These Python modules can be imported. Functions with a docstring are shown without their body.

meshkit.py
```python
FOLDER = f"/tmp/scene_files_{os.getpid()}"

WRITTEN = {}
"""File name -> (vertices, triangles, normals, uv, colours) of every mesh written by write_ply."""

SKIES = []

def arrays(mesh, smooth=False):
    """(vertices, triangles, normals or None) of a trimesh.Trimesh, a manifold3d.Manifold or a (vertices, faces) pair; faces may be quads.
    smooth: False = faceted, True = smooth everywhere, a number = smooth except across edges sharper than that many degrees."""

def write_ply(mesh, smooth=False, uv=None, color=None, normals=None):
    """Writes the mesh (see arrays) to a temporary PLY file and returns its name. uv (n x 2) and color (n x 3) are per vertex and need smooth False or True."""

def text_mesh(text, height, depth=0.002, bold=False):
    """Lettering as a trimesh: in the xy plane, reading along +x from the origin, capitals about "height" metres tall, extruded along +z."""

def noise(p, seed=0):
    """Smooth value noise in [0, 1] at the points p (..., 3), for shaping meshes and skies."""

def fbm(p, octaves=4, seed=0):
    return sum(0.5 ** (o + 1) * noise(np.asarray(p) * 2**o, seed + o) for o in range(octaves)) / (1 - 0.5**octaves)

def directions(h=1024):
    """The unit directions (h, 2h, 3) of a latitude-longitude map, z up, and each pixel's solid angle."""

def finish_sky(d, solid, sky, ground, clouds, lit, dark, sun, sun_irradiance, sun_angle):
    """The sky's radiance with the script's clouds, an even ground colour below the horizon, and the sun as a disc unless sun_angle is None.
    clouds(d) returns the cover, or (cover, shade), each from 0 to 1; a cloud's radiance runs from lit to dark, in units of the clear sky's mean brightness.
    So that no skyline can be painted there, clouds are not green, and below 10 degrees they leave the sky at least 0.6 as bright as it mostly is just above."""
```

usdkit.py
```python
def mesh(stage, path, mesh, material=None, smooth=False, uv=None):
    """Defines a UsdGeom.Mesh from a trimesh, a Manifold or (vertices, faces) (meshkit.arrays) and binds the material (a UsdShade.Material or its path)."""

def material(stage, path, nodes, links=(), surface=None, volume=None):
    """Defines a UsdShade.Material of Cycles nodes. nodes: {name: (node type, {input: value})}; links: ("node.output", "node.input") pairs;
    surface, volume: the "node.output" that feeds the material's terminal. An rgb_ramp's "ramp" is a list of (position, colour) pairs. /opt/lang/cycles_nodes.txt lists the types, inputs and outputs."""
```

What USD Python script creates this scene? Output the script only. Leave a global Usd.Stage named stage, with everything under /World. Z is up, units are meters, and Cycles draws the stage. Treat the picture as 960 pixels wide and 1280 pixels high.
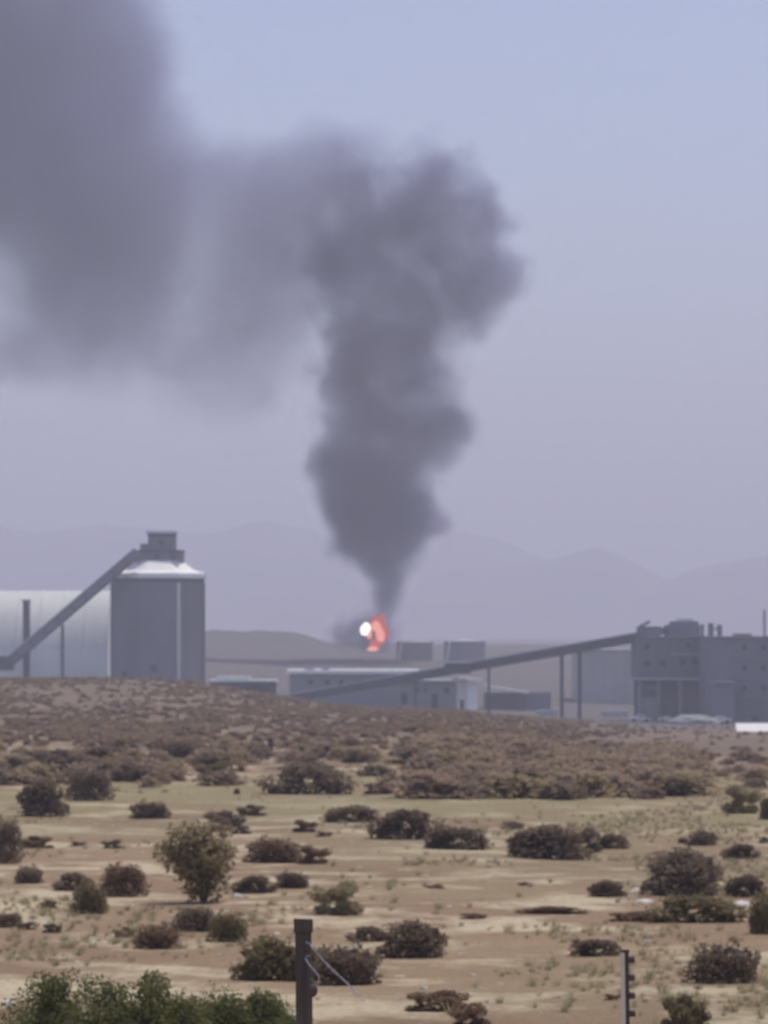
import math, random
import numpy as np, trimesh
import usdkit, meshkit
from pxr import Usd, UsdGeom, UsdLux, UsdShade, Gf, Sdf, Vt

# ------------------------------------------------------------------ stage, camera, light
stage = Usd.Stage.CreateInMemory()
UsdGeom.SetStageUpAxis(stage, 'Z')
UsdGeom.SetStageMetersPerUnit(stage, 1.0)
UsdGeom.Xform.Define(stage, '/World')
UsdGeom.Scope.Define(stage, '/World/Looks')

EXPOSURE = 0.22
CAM_Z = 6.0
F = 4567.0                     # focal length in pixels of the 960 px wide photograph
HOR = 790.0                    # row of the eye level
cam = UsdGeom.Camera.Define(stage, '/World/camera')
cam.CreateHorizontalApertureAttr(36.0)
cam.CreateVerticalApertureAttr(48.0)
cam.CreateFocalLengthAttr(36.0 * F / 960)
cam.CreateVerticalApertureOffsetAttr(36.0 * (HOR - 640) / 960)
cam.CreateClippingRangeAttr(Gf.Vec2f(0.5, 30000))
cam.CreateFStopAttr(22.0)      # a phone's zoom that has hunted and focused short: everything a little soft
cam.CreateFocusDistanceAttr(7.0)
cam.CreateExposureAttr(EXPOSURE)
cam.AddTranslateOp().Set(Gf.Vec3d(0, 0, CAM_Z))
cam.AddRotateXOp().Set(90.0)

SUN_EL, SUN_AZ = math.radians(68), math.radians(45)      # azimuth clockwise from +y (the view direction)
to_sun = np.array([math.sin(SUN_AZ) * math.cos(SUN_EL), math.cos(SUN_AZ) * math.cos(SUN_EL), math.sin(SUN_EL)])
sun = UsdLux.DistantLight.Define(stage, '/World/sun')
sun.CreateIntensityAttr(0.8)
sun.CreateAngleAttr(0.5)
sun.CreateColorAttr(Gf.Vec3f(1.0, 0.94, 0.87))
sun.CreateNormalizeAttr(True)
zax = Gf.Vec3d(*to_sun)
rot = Gf.Rotation(Gf.Vec3d(0, 0, 1), zax)
sun.AddTransformOp().Set(Gf.Matrix4d(rot, Gf.Vec3d(0, 0, 0)))
usdkit.material(stage, '/World/Looks/sky', {
    's': ('sky_texture', {'sky_type': 'single_scattering', 'sun_disc': False, 'sun_elevation': SUN_EL, 'sun_rotation': SUN_AZ,
                          'altitude': 200.0, 'air_density': 1.0, 'aerosol_density': 2.0, 'ozone_density': 1.5}),
    't': ('mix_color', {'blend_type': 'multiply', 'fac': 1.0, 'b': (1.0, 0.94, 1.03), 'use_clamp': False}),
    'b': ('background_shader', {'strength': 0.115})}, [('s.color', 't.a'), ('t.result', 'b.color')], surface='b.background')
dome = UsdLux.DomeLight.Define(stage, '/World/sky')
UsdShade.MaterialBindingAPI.Apply(dome.GetPrim()).Bind(UsdShade.Material.Get(stage, '/World/Looks/sky'))
dome.GetPrim().SetCustomDataByKey('kind', 'structure')

HAZE_DENSITY = 0.00042
HAZE_COLOR = (0.85, 0.84, 0.95)
SMOKE_D, DRIFT_D = 0.105, 0.034
SMOKE_COLOR = (0.265, 0.255, 0.46)

# ------------------------------------------------------------------ helpers
L = '/World/Looks/'
counts = {}

def numbered(path):
    n = counts.get(path, 0)
    counts[path] = n + 1
    return path if n == 0 else f'{path}_{n:03d}'

def obj(name, mesh, mat, parent=None, smooth=False):
    base = parent if parent else '/World'
    p = numbered(f'{base}/{name}')
    usdkit.mesh(stage, p, mesh, L + mat, smooth=smooth)
    return p

def tag(path, label=None, cat=None, group=None, kind=None):
    pr = stage.GetPrimAtPath(path)
    for k, v in (('label', label), ('category', cat), ('group', group), ('kind', kind)):
        if v:
            pr.SetCustomDataByKey(k, v)
    return path

def thing(name, label, cat, loc=(0, 0, 0), group=None, rz=0, scale=None):
    p = numbered('/World/' + name)
    x = UsdGeom.Xform.Define(stage, p)
    x.AddTranslateOp().Set(Gf.Vec3d(*map(float, loc)))
    if rz:
        x.AddRotateZOp().Set(float(rz))
    if scale is not None:
        x.AddScaleOp().Set(Gf.Vec3f(*map(float, scale)))
    return tag(p, label, cat, group)

def mat(name, nodes, links=(), surface=None, volume=None):
    return usdkit.material(stage, L + name, nodes, links, surface, volume)

def grainy(name, c1, c2, scale=1.5, rough=0.9, bump=0.0, bump_scale=20.0, stretch=(1, 1, 1), metallic=0.0):
    """A surface whose colour wanders between two tones, with fine relief."""
    nodes = {'g': ('geometry', {}), 'm': ('mapping', {'scale': stretch}),
             'n': ('noise_texture', {'scale': scale, 'detail': 5.0, 'roughness': 0.6}),
             'r': ('rgb_ramp', {'ramp': [(0.3, c1), (0.7, c2)]}),
             'p': ('principled_bsdf', {'roughness': rough, 'metallic': metallic, 'specular_ior_level': 0.25})}
    links = [('g.position', 'm.vector'), ('m.vector', 'n.vector'), ('n.fac', 'r.fac'), ('r.color', 'p.base_color')]
    if bump:
        nodes['n2'] = ('noise_texture', {'scale': bump_scale, 'detail': 4.0})
        nodes['b'] = ('bump', {'strength': bump, 'distance': 0.02})
        links += [('g.position', 'n2.vector'), ('n2.fac', 'b.height'), ('b.normal', 'p.normal')]
    mat(name, nodes, links, surface='p.BSDF')

def box(x0, x1, y0, y1, z0, z1):
    b = trimesh.creation.box([x1 - x0, y1 - y0, z1 - z0])
    b.apply_translation([(x0 + x1) / 2, (y0 + y1) / 2, (z0 + z1) / 2])
    return b

def cat_(ms):
    return trimesh.util.concatenate(ms)

def beam(a, b, w, h):
    """A box of width w and height h whose axis runs from a to b."""
    a, b = np.array(a, float), np.array(b, float)
    d = b - a
    n = np.linalg.norm(d)
    d /= n
    up = np.array([0, 0, 1.0]) if abs(d[2]) < 0.95 else np.array([0, 1.0, 0])
    s = np.cross(d, up); s /= np.linalg.norm(s)
    u = np.cross(s, d)
    m = trimesh.creation.box([n, w, h])
    T = np.eye(4)
    T[:3, 0], T[:3, 1], T[:3, 2], T[:3, 3] = d, s, u, (a + b) / 2
    m.apply_transform(T)
    return m

def tube(pts, radii, sides=6):
    pts = np.array(pts, float)
    radii = np.broadcast_to(radii, len(pts))
    v, f = [], []
    for i, p in enumerate(pts):
        d = pts[min(i + 1, len(pts) - 1)] - pts[max(i - 1, 0)]
        d = d / np.linalg.norm(d)
        s = np.cross(d, [0.31, 0.87, 0.12]); s /= np.linalg.norm(s)
        t = np.cross(d, s)
        for k in range(sides):
            a = 2 * math.pi * k / sides
            v.append(p + radii[i] * (math.cos(a) * s + math.sin(a) * t))
    for i in range(len(pts) - 1):
        for k in range(sides):
            a, b = i * sides + k, i * sides + (k + 1) % sides
            f += [[a, b, b + sides], [a, b + sides, a + sides]]
    n = len(v)
    v += [pts[0], pts[-1]]
    for k in range(sides):
        f += [[n, (k + 1) % sides, k], [n + 1, n - sides + k, n - sides + (k + 1) % sides]]
    m = trimesh.Trimesh(np.array(v), np.array(f), process=False)
    m.fix_normals()
    return m

def revolve(profile, sections=48):
    return trimesh.creation.revolve(np.array(profile, float), sections=sections)

def W(px, py, d):
    """The point seen at pixel (px, py) of the photograph at distance d."""
    return np.array([(px - 480) / F * d, d, CAM_Z + (HOR - py) / F * d])

# ------------------------------------------------------------------ the lie of the land
D_ = np.array([-400, 0, 5, 25, 40, 75, 120, 170, 300, 420, 450, 600, 700, 760, 900, 1100, 1300, 1600, 2200, 4000, 9500.])
DROP = np.array([
    [3, 3, 3.0, 3.47, 4.3, 5.1, 5.5, 5.9, 6.9, 6.2, 6.1, 9.0, 12.0, 12.5, 11.0, 7.0, 0.6, 3.0, 8, 8, 8],
    [3, 3, 3.0, 3.47, 4.3, 5.1, 5.5, 6.0, 7.5, 9.0, 9.7, 13.5, 14.8, 14.6, 12.5, 9.0, 5.0, 5.5, 8, 8, 8],
    [3, 3, 3.0, 3.47, 4.3, 5.1, 5.6, 6.6, 9.0, 11.5, 12.0, 15.3, 16.5, 16.3, 14.0, 9.8, 6.5, 6.5, 8, 8, 8]])
COLS = np.array([170., 500., 850.])
from scipy.interpolate import PchipInterpolator
_pch = [PchipInterpolator(D_, DROP[i]) for i in range(3)]

def smooth_z(x, y):
    x, y = np.asarray(x, float), np.asarray(y, float)
    yy = np.clip(y, -400, 9500)
    px = 480 + F * x / np.maximum(y, 60.0)
    t = np.clip((px - COLS[0]) / (COLS[1] - COLS[0]), 0, 1)
    u = np.clip((px - COLS[1]) / (COLS[2] - COLS[1]), 0, 1)
    t, u = t * t * (3 - 2 * t), u * u * (3 - 2 * u)
    a, b, c = (p(yy) for p in _pch)
    return CAM_Z - ((a * (1 - t) + b * t) * (1 - u) + c * u)

def ground_z(x, y):
    x, y = np.asarray(x, float), np.asarray(y, float)
    p = np.stack([x, y, np.zeros_like(x)], -1)
    z = smooth_z(x, y)
    z = z + 0.16 * (meshkit.fbm(p / 5.0, 3, 3) - 0.5) + 0.5 * (meshkit.fbm(p / 26.0, 3, 8) - 0.5) * np.clip((y - 60) / 200, 0, 1)
    far = np.clip((y - 850) / 250, 0, 1) * np.clip((2400 - y) / 800, 0, 1)
    z = z + far * 3.0 * (meshkit.fbm(p / 60.0, 4, 21) - 0.5)
    # spoil heap on the quarry bench behind the silos
    z = z + (3.2 + 2.5 * (meshkit.fbm(p / 14.0, 3, 44) - .5)) * np.exp(-((x + 44) / 21) ** 6 - ((y - 1260) / 40) ** 4)
    return z

def on_ground(px, py, dmin=12.0, dmax=700.0):
    """Where the view ray through the pixel first meets the ground."""
    d = np.geomspace(dmin, dmax, 4000)
    x = (px - 480) / F * d
    zr = CAM_Z + (HOR - py) / F * d
    hit = np.nonzero(zr <= smooth_z(x, d))[0]
    dd = d[hit[0]] if len(hit) else dmax
    x = (px - 480) / F * dd
    return np.array([x, dd, float(ground_z(x, dd))])

# ------------------------------------------------------------------ materials
mat('ground', {
    'g': ('geometry', {}),
    'mp': ('mapping', {'scale': (0.6, 0.5, 1.0)}),
    'n1': ('noise_texture', {'scale': 0.11, 'detail': 6.0, 'roughness': 0.62}),
    'n2': ('noise_texture', {'scale': 0.55, 'detail': 6.0, 'roughness': 0.65}),
    'n3': ('noise_texture', {'scale': 0.035, 'detail': 5.0, 'roughness': 0.55}),
    'n4': ('noise_texture', {'scale': 9.0, 'detail': 5.0, 'roughness': 0.7}),
    'r1': ('rgb_ramp', {'ramp': [(0.32, (0.170, 0.112, 0.070)), (0.45, (0.250, 0.172, 0.106)), (0.60, (0.302, 0.220, 0.136)), (0.72, (0.39, 0.31, 0.195))]}),
    'r2': ('rgb_ramp', {'ramp': [(0.50, (0, 0, 0)), (0.60, (1, 1, 1))]}),
    'r3': ('rgb_ramp', {'ramp': [(0.50, (0, 0, 0)), (0.60, (1, 1, 1))]}),
    'r4': ('rgb_ramp', {'ramp': [(0.35, (0.78, 0.78, 0.78)), (0.65, (1.12, 1.12, 1.12))]}),
    'pale': ('mix_color', {'b': (0.52, 0.445, 0.30)}),
    'pf': ('math', {'math_type': 'multiply', 'value2': 0.85}),
    'green': ('mix_color', {'b': (0.225, 0.215, 0.12)}),
    'gf': ('math', {'math_type': 'multiply', 'value2': 0.35}),
    'fine': ('mix_color', {'blend_type': 'multiply', 'fac': 1.0, 'use_clamp': False}),
    'sx': ('separate_xyz', {}),
    'far': ('map_range', {'from_min': 140.0, 'from_max': 260.0, 'to_min': 0.0, 'to_max': 0.8, 'clamp': True}),
    'farc': ('mix_color', {'b': (0.140, 0.108, 0.085)}),
    'dist': ('map_range', {'from_min': 400.0, 'from_max': 620.0, 'to_min': 0.0, 'to_max': 0.9, 'clamp': True}),
    'distc': ('mix_color', {'b': (0.115, 0.105, 0.10)}),
    'gb1': ('map_range', {'range_type': 'smoothstep', 'from_min': 88.0, 'from_max': 108.0, 'clamp': True}),
    'gb2': ('map_range', {'range_type': 'smoothstep', 'from_min': 150.0, 'from_max': 190.0, 'to_min': 1.0, 'to_max': 0.0, 'clamp': True}),
    'gb3': ('math', {'math_type': 'multiply'}),
    'gbn': ('map_range', {'from_min': 0.42, 'from_max': 0.58, 'to_min': 0.0, 'to_max': 0.72, 'clamp': True}),
    'gb4': ('math', {'math_type': 'multiply'}),
    'gbc': ('mix_color', {'b': (0.225, 0.205, 0.105)}),
    'b': ('bump', {'strength': 0.7, 'distance': 0.12}),
    'p': ('principled_bsdf', {'roughness': 0.95, 'specular_ior_level': 0.1})},
    [('g.position', 'mp.vector'), ('mp.vector', 'n1.vector'), ('mp.vector', 'n2.vector'), ('mp.vector', 'n3.vector'), ('g.position', 'n4.vector'),
     ('n1.fac', 'r1.fac'), ('n2.fac', 'r2.fac'), ('n3.fac', 'r3.fac'), ('n4.fac', 'r4.fac'),
     ('r2.color', 'pf.value1'), ('pf.value', 'pale.fac'), ('r1.color', 'pale.a'),
     ('r3.color', 'gf.value1'), ('gf.value', 'green.fac'), ('pale.result', 'green.a'),
     ('g.position', 'sx.vector'), ('sx.y', 'far.value'), ('far.result', 'farc.fac'), ('green.result', 'farc.a'),
     ('sx.y', 'gb1.value'), ('sx.y', 'gb2.value'), ('gb1.result', 'gb3.value1'), ('gb2.result', 'gb3.value2'), ('n1.fac', 'gbn.value'), ('gb3.value', 'gb4.value1'), ('gbn.result', 'gb4.value2'), ('gb4.value', 'gbc.fac'), ('farc.result', 'gbc.a'), ('sx.y', 'dist.value'), ('dist.result', 'distc.fac'), ('gbc.result', 'distc.a'), ('distc.result', 'fine.a'), ('r4.color', 'fine.b'), ('fine.result', 'p.base_color'),
     ('n4.fac', 'b.height'), ('b.normal', 'p.normal')], surface='p.BSDF')
grainy('hill_rock', (0.10, 0.085, 0.075), (0.17, 0.145, 0.12), scale=0.01)
grainy('concrete', (0.20, 0.20, 0.20), (0.27, 0.27, 0.265), scale=0.25, stretch=(1, 1, 0.25), bump=0.1)
grainy('dark_concrete', (0.13, 0.13, 0.14), (0.19, 0.19, 0.20), scale=0.22, stretch=(1, 1, 0.3))
grainy('slab_concrete', (0.36, 0.36, 0.36), (0.44, 0.44, 0.43), scale=0.3)
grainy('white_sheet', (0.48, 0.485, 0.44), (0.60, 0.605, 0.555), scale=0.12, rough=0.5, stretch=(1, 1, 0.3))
grainy('roof_sheet', (0.52, 0.53, 0.52), (0.64, 0.65, 0.63), scale=0.2, rough=0.5)
grainy('grey_sheet', (0.34, 0.35, 0.36), (0.42, 0.43, 0.44), scale=0.15, rough=0.6, stretch=(1, 1, 0.3))
grainy('dark_steel', (0.05, 0.05, 0.055), (0.085, 0.085, 0.09), scale=0.6, rough=0.6)
grainy('grey_steel', (0.14, 0.14, 0.15), (0.20, 0.20, 0.21), scale=0.6, rough=0.6)
grainy('window_dark', (0.02, 0.022, 0.028), (0.035, 0.037, 0.04), scale=2, rough=0.2)
grainy('tank_paint', (0.12, 0.12, 0.13), (0.17, 0.165, 0.17), scale=0.3, stretch=(1, 1, 0.2))
grainy('white_paint', (0.74, 0.73, 0.69), (0.82, 0.81, 0.77), scale=0.6)
grainy('rubber', (0.02, 0.02, 0.02), (0.03, 0.03, 0.03), scale=2)
grainy('weathered_wood', (0.045, 0.035, 0.027), (0.12, 0.095, 0.072), scale=14.0, bump=0.8, bump_scale=30, stretch=(1, 1, 0.07))
grainy('post_steel', (0.055, 0.042, 0.036), (0.085, 0.066, 0.056), scale=20.0)
grainy('post_lit_face', (0.52, 0.45, 0.36), (0.62, 0.54, 0.44), scale=25.0)  # pale tone puts sunlight on the flange into the colour
grainy('wire_steel', (0.30, 0.29, 0.31), (0.42, 0.41, 0.43), scale=30.0, rough=0.5)
grainy('pale_rock', (0.50, 0.46, 0.40), (0.66, 0.62, 0.54), scale=8.0, bump=0.5)
grainy('dusty_sheet', (0.30, 0.285, 0.262), (0.38, 0.36, 0.33), scale=0.15, stretch=(1, 1, 0.3))
grainy('pebble_stone', (0.30, 0.255, 0.19), (0.42, 0.37, 0.28), scale=3.0)
grainy('bark', (0.07, 0.055, 0.042), (0.12, 0.095, 0.075), scale=25.0)

def foliage_mat(name, c1, c2, trans=0.15):
    mat(name, {'g': ('geometry', {}), 'o': ('object_info', {}),
               'a': ('math', {'math_type': 'multiply_add', 'value2': 0.7, 'value3': 0.0}),
               's': ('math', {'math_type': 'multiply_add', 'value2': 0.3}),
               'r': ('rgb_ramp', {'ramp': [(0.0, c1), (1.0, c2)]}),
               'd': ('diffuse_bsdf', {}), 't': ('translucent_bsdf', {}), 'm': ('mix_closure', {'fac': trans})},
        [('g.random_per_island', 'a.value1'), ('o.random', 's.value1'), ('a.value', 's.value3'), ('s.value', 'r.fac'),
         ('r.color', 'd.color'), ('r.color', 't.color'), ('d.BSDF', 'm.closure1'), ('t.BSDF', 'm.closure2')], surface='m.closure')

TONES = {'grey': ((0.20, 0.165, 0.135), (0.30, 0.25, 0.205)),
         'dark': ((0.155, 0.125, 0.101), (0.245, 0.20, 0.162)),
         'olive': ((0.175, 0.155, 0.095), (0.265, 0.235, 0.145)),
         'rust': ((0.20, 0.145, 0.108), (0.30, 0.222, 0.168)),
         'soft_olive': ((0.25, 0.22, 0.145), (0.36, 0.32, 0.21)),
         'pale': ((0.29, 0.26, 0.17), (0.40, 0.36, 0.24)),
         'scrub': ((0.29, 0.235, 0.188), (0.40, 0.33, 0.268)),
         'scrub_olive': ((0.29, 0.25, 0.17), (0.40, 0.345, 0.24)),
         'green': ((0.125, 0.140, 0.066), (0.21, 0.225, 0.115))}
for k, (a, b) in TONES.items():
    a, b = (tuple(np.array(q) * (1.07, 1.0, 0.88)) for q in (a, b))
    foliage_mat('leaf_' + k, a, b, 0.45)
foliage_mat('straw', (0.30, 0.26, 0.16), (0.50, 0.45, 0.30), 0.2)

def emit(name, col, s):
    mat(name, {'e': ('emission', {'color': col, 'strength': s})}, surface='e.emission')

emit('flame_white', (1.0, 0.97, 0.93), 1.6)
emit('flame_pink', (1.0, 0.36, 0.26), 0.95)
emit('flame_red', (0.95, 0.15, 0.10), 0.5)

# ------------------------------------------------------------------ ground and hills
def grid_mesh(X, Y, Z):
    n, m = X.shape
    v = np.stack([X, Y, Z], -1).reshape(-1, 3)
    i = np.arange(n * m).reshape(n, m)
    q = np.stack([i[:-1, :-1], i[:-1, 1:], i[1:, 1:], i[1:, :-1]], -1).reshape(-1, 4)
    return v, q

ys = np.concatenate([np.linspace(-350, 4, 30), np.geomspace(6, 9300, 620)])
us = np.linspace(-1, 1, 361)
us = np.sign(us) * (0.42 * np.abs(us) + 0.58 * np.abs(us) ** 3)
YY, UU = np.meshgrid(ys, us, indexing='ij')
XX = UU * (60 + 0.42 * np.maximum(YY, 0))
obj('ground', grid_mesh(XX, YY, ground_z(XX, YY)), 'ground', smooth=True)
tag('/World/ground', kind='structure')

def ridge(name, d, depth, pts, seed, bump):
    pts = np.array(pts, float)
    ypx = PchipInterpolator(pts[:, 0], pts[:, 1])
    px = np.linspace(pts[0, 0], pts[-1, 0], 420)
    t = np.linspace(0, 1, 60)
    PX, T = np.meshgrid(px, t, indexing='xy')
    Y = d - depth * 0.5 + depth * T
    X = (PX - 480) / F * d
    H = (HOR - ypx(PX)) / F * d + CAM_Z + 2.0
    prof = np.sin(np.pi * np.clip(T, 0, 1)) ** 0.85
    P = np.stack([X, Y, np.zeros_like(X)], -1)
    Z = -6 + (H + 6) * prof * (1 + bump * (meshkit.fbm(P / 260.0, 5, seed) - 0.5) + 0.16 * (meshkit.fbm(P / 75.0, 4, seed + 5) - 0.5))
    return tag(obj(name, grid_mesh(X, Y, Z), 'hill_rock', smooth=True), kind='structure')

ridge('hills', 6400, 700, [(-1500, 720), (-900, 690), (-500, 670), (-200, 678), (0, 664), (60, 668), (130, 662), (200, 664), (270, 670), (340, 658), (400, 668), (450, 682), (520, 684),
      (565, 668), (620, 680), (690, 704), (760, 716), (860, 735), (960, 742), (1300, 730), (1900, 735), (2500, 760)], 5, 0.10)
ridge('hills', 5700, 600, [(-1600, 770), (-800, 760), (-100, 762), (250, 752), (420, 742), (520, 728), (600, 708), (660, 706), (700, 696), (742, 686), (770, 696), (810, 716), (860, 728), (900, 722), (960, 722), (1300, 740), (1900, 745), (2500, 770)], 11, 0.10)
ridge('hills', 5500, 600, [(-1600, 785), (0, 785), (560, 783), (700, 772), (780, 752), (840, 728), (880, 714), (920, 705), (970, 694), (1060, 690), (1250, 715), (1700, 735), (2400, 775)], 17, 0.10)

# ------------------------------------------------------------------ cement works, left: silos, conveyor, vaulted store
DS = 760.0
m_px = DS / F          # metres per photo pixel at the silos

def facet(profile, turn):
    """An eight-sided solid of revolution, turned so that one edge stands at the given angle."""
    m = revolve(profile, 8)
    m.apply_transform(trimesh.transformations.rotation_matrix(math.radians(turn), [0, 0, 1]))
    return m

cS = W(197, 790, DS)
r, z0 = 61.5 * m_px, CAM_Z + (HOR - 880) * m_px
ze, zt = (880 - 722) * m_px, (880 - 701) * m_px
TURN = -62.0
t = thing('cement_silo', 'broad dark grey eight-sided silo with pale sloping roof beside the white vaulted store', 'silo', (cS[0], DS, z0))
obj('silo_wall', facet([(0, 0), (r, 0), (r, ze), (0, ze)], TURN), 'dark_concrete', t)
obj('eave_band', facet([(r - .3, ze - .9), (r + .12, ze - .9), (r + .12, ze - .25), (r - .3, ze - .25)], TURN), 'dark_steel', t)
obj('eave_slab', facet([(r - .4, ze - .2), (r + .55, ze - .2), (r + .55, ze + .75), (r - .4, ze + .75)], TURN), 'white_paint', t)
obj('sloping_roof', facet([(0, ze + .5), (r + .45, ze + .76), (r * .80, ze + 1.5), (r * .52, zt), (0, zt + .3)], TURN), 'white_paint', t)
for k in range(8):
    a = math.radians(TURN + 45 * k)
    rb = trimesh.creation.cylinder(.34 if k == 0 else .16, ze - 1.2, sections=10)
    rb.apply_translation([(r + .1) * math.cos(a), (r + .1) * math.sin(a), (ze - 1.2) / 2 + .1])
    obj('corner_pipe', rb, 'white_sheet' if k == 0 else 'dark_concrete', t, 40)  # first one thick and white: the lit silo edge painted as colour
for k, (px, py) in enumerate(((160, 846), (196, 838))):
    obj('wall_hatch', box((px - 197) * m_px - .5, (px - 197) * m_px + .5, -r - .1, -r * .9, (880 - py) * m_px, (880 - py) * m_px + 1.2), 'window_dark', t)

# headhouse on the silo roof
def HB(x0, x1, y0, y1, dep0, dep1, d=DS):
    """A box that spans pixels x0..x1 and rows y0 (top)..y1 (bottom) at distance d, from depth dep0 to dep1."""
    a, b = W(x0, y1, d), W(x1, y0, d)
    return box(a[0], b[0], d + dep0, d + dep1, a[2], b[2])

t = thing('conveyor_headhouse', 'dark steel headhouse with flat cap on top of the big silo', 'headhouse')
obj('lower_room', HB(172, 214, 690, 705, -4, 4), 'grey_steel', t)
obj('platform', HB(168, 230, 688, 690.5, -4.6, 4.6), 'dark_steel', t)
obj('upper_room', HB(186, 220, 667, 688, -3, 3), 'grey_steel', t)
obj('cap_roof', HB(184, 222.5, 664, 667, -3.6, 3.6), 'roof_sheet', t)
obj('cap_fascia', HB(185.5, 221, 667, 670.5, -3.3, -3.02), 'dark_steel', t)
obj('hoist_box', HB(214.2, 230, 690.6, 708, -2.6, 3), 'grey_steel', t)
obj('side_hood', HB(176, 185.8, 680, 688, -2.4, 2.4), 'grey_steel', t)
obj('window', HB(200, 206, 676, 681, -3.08, -2.9), 'window_dark', t)
obj('window', HB(195, 200, 694, 699, -4.08, -3.9), 'window_dark', t)
for px in (190, 215):
    obj('guard_post', HB(px, px + .8, 683, 688, -4.5, -4.36), 'dark_steel', t)

# inclined conveyor gallery to the silo
t = thing('silo_conveyor', 'steep covered conveyor gallery climbing left to right to the silo top', 'conveyor')
DC = DS - 9
a, b = W(6, 832, DC), W(172, 690, DC)
obj('gallery', beam(a, b, 2.4, 1.7), 'grey_steel', t)
up = np.array([-(b - a)[2], 0, (b - a)[0]]); up /= np.linalg.norm(up)
obj('gallery_roof', beam(a + up * .98, b + up * .98, 2.8, 0.2), 'roof_sheet', t)
obj('gallery_floor', beam(a - up * .98, b - up * .98, 2.7, 0.22), 'dark_steel', t)
for fr in np.linspace(0.1, 0.92, 9):
    q = a + (b - a) * fr + np.array([0, -1.27, 0])
    obj('frame_rib', beam(q - up * .84, q + up * .84, 0.12, 0.3), 'dark_steel', t)
for px in (73,):
    fr = (px - 6) / 166
    q = a + (b - a) * fr - up * 1.3
    gz = float(ground_z(q[0], DC))
    for off in (-1.0, 1.0):
        obj('trestle_leg', box(q[0] - .22, q[0] + .22, DC + off - .2, DC + off + .2, gz - .5, q[2]), 'dark_steel', t)
obj('tail_hopper', HB(-4, 16, 820, 838, -3, 3, DC), 'dark_steel', t)

t = thing('vent_stack', 'short dark upright stack in front of the white vaulted store', 'stack')
q = W(33, 752, DC + 6)
gz = float(ground_z(q[0], q[1]))
sm = revolve([(0, 0), (.75, 0), (.75, q[2] - gz), (0, q[2] - gz)], 20); sm.apply_translation([q[0], q[1], gz])
obj('stack_tube', sm, 'dark_steel', t, 40)
sm = revolve([(.5, 0), (.95, 0), (.95, .5), (.5, .5)], 20); sm.apply_translation([q[0], q[1], q[2] - .1])
obj('stack_collar', sm, 'grey_steel', t, 40)

# vaulted store: a long barrel roof running across the view
t = thing('vaulted_store', 'long white barrel-vaulted storage hall behind the silo conveyor', 'storage hall')
dv = DS + 38
a, b = W(-260, 738, dv), W(137, 880, dv)
zt, zb, R = a[2], float(smooth_z(a[0] * .3, dv)) - 1.5, 15.0
wallh = 2.5
arc = [(R * math.cos(th), wallh + (zt - zb - wallh) * math.sin(th)) for th in np.linspace(math.pi, 0, 40)]
from shapely.geometry import Polygon
prof = Polygon([(-R, 0)] + arc + [(R, 0)])
vm = trimesh.creation.extrude_polygon(prof, b[0] - a[0], engine='earcut')
Tm = np.array([[0, 0, 1, a[0]], [1, 0, 0, dv + 8], [0, 1, 0, zb], [0, 0, 0, 1.]])
vm.apply_transform(Tm)
obj('vault', vm, 'white_sheet', t, 30)
for k, x in enumerate(np.linspace(a[0], b[0], 15)):
    rp = np.array([(x, dv + 8 - (R + .05) * math.cos(th), zb + wallh + (zt - zb - wallh + .05) * math.sin(th)) for th in np.linspace(0.02, math.pi - .02, 20)])
    obj('seam_rib', tube(rp, .16, 5), 'roof_sheet', t)

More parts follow.
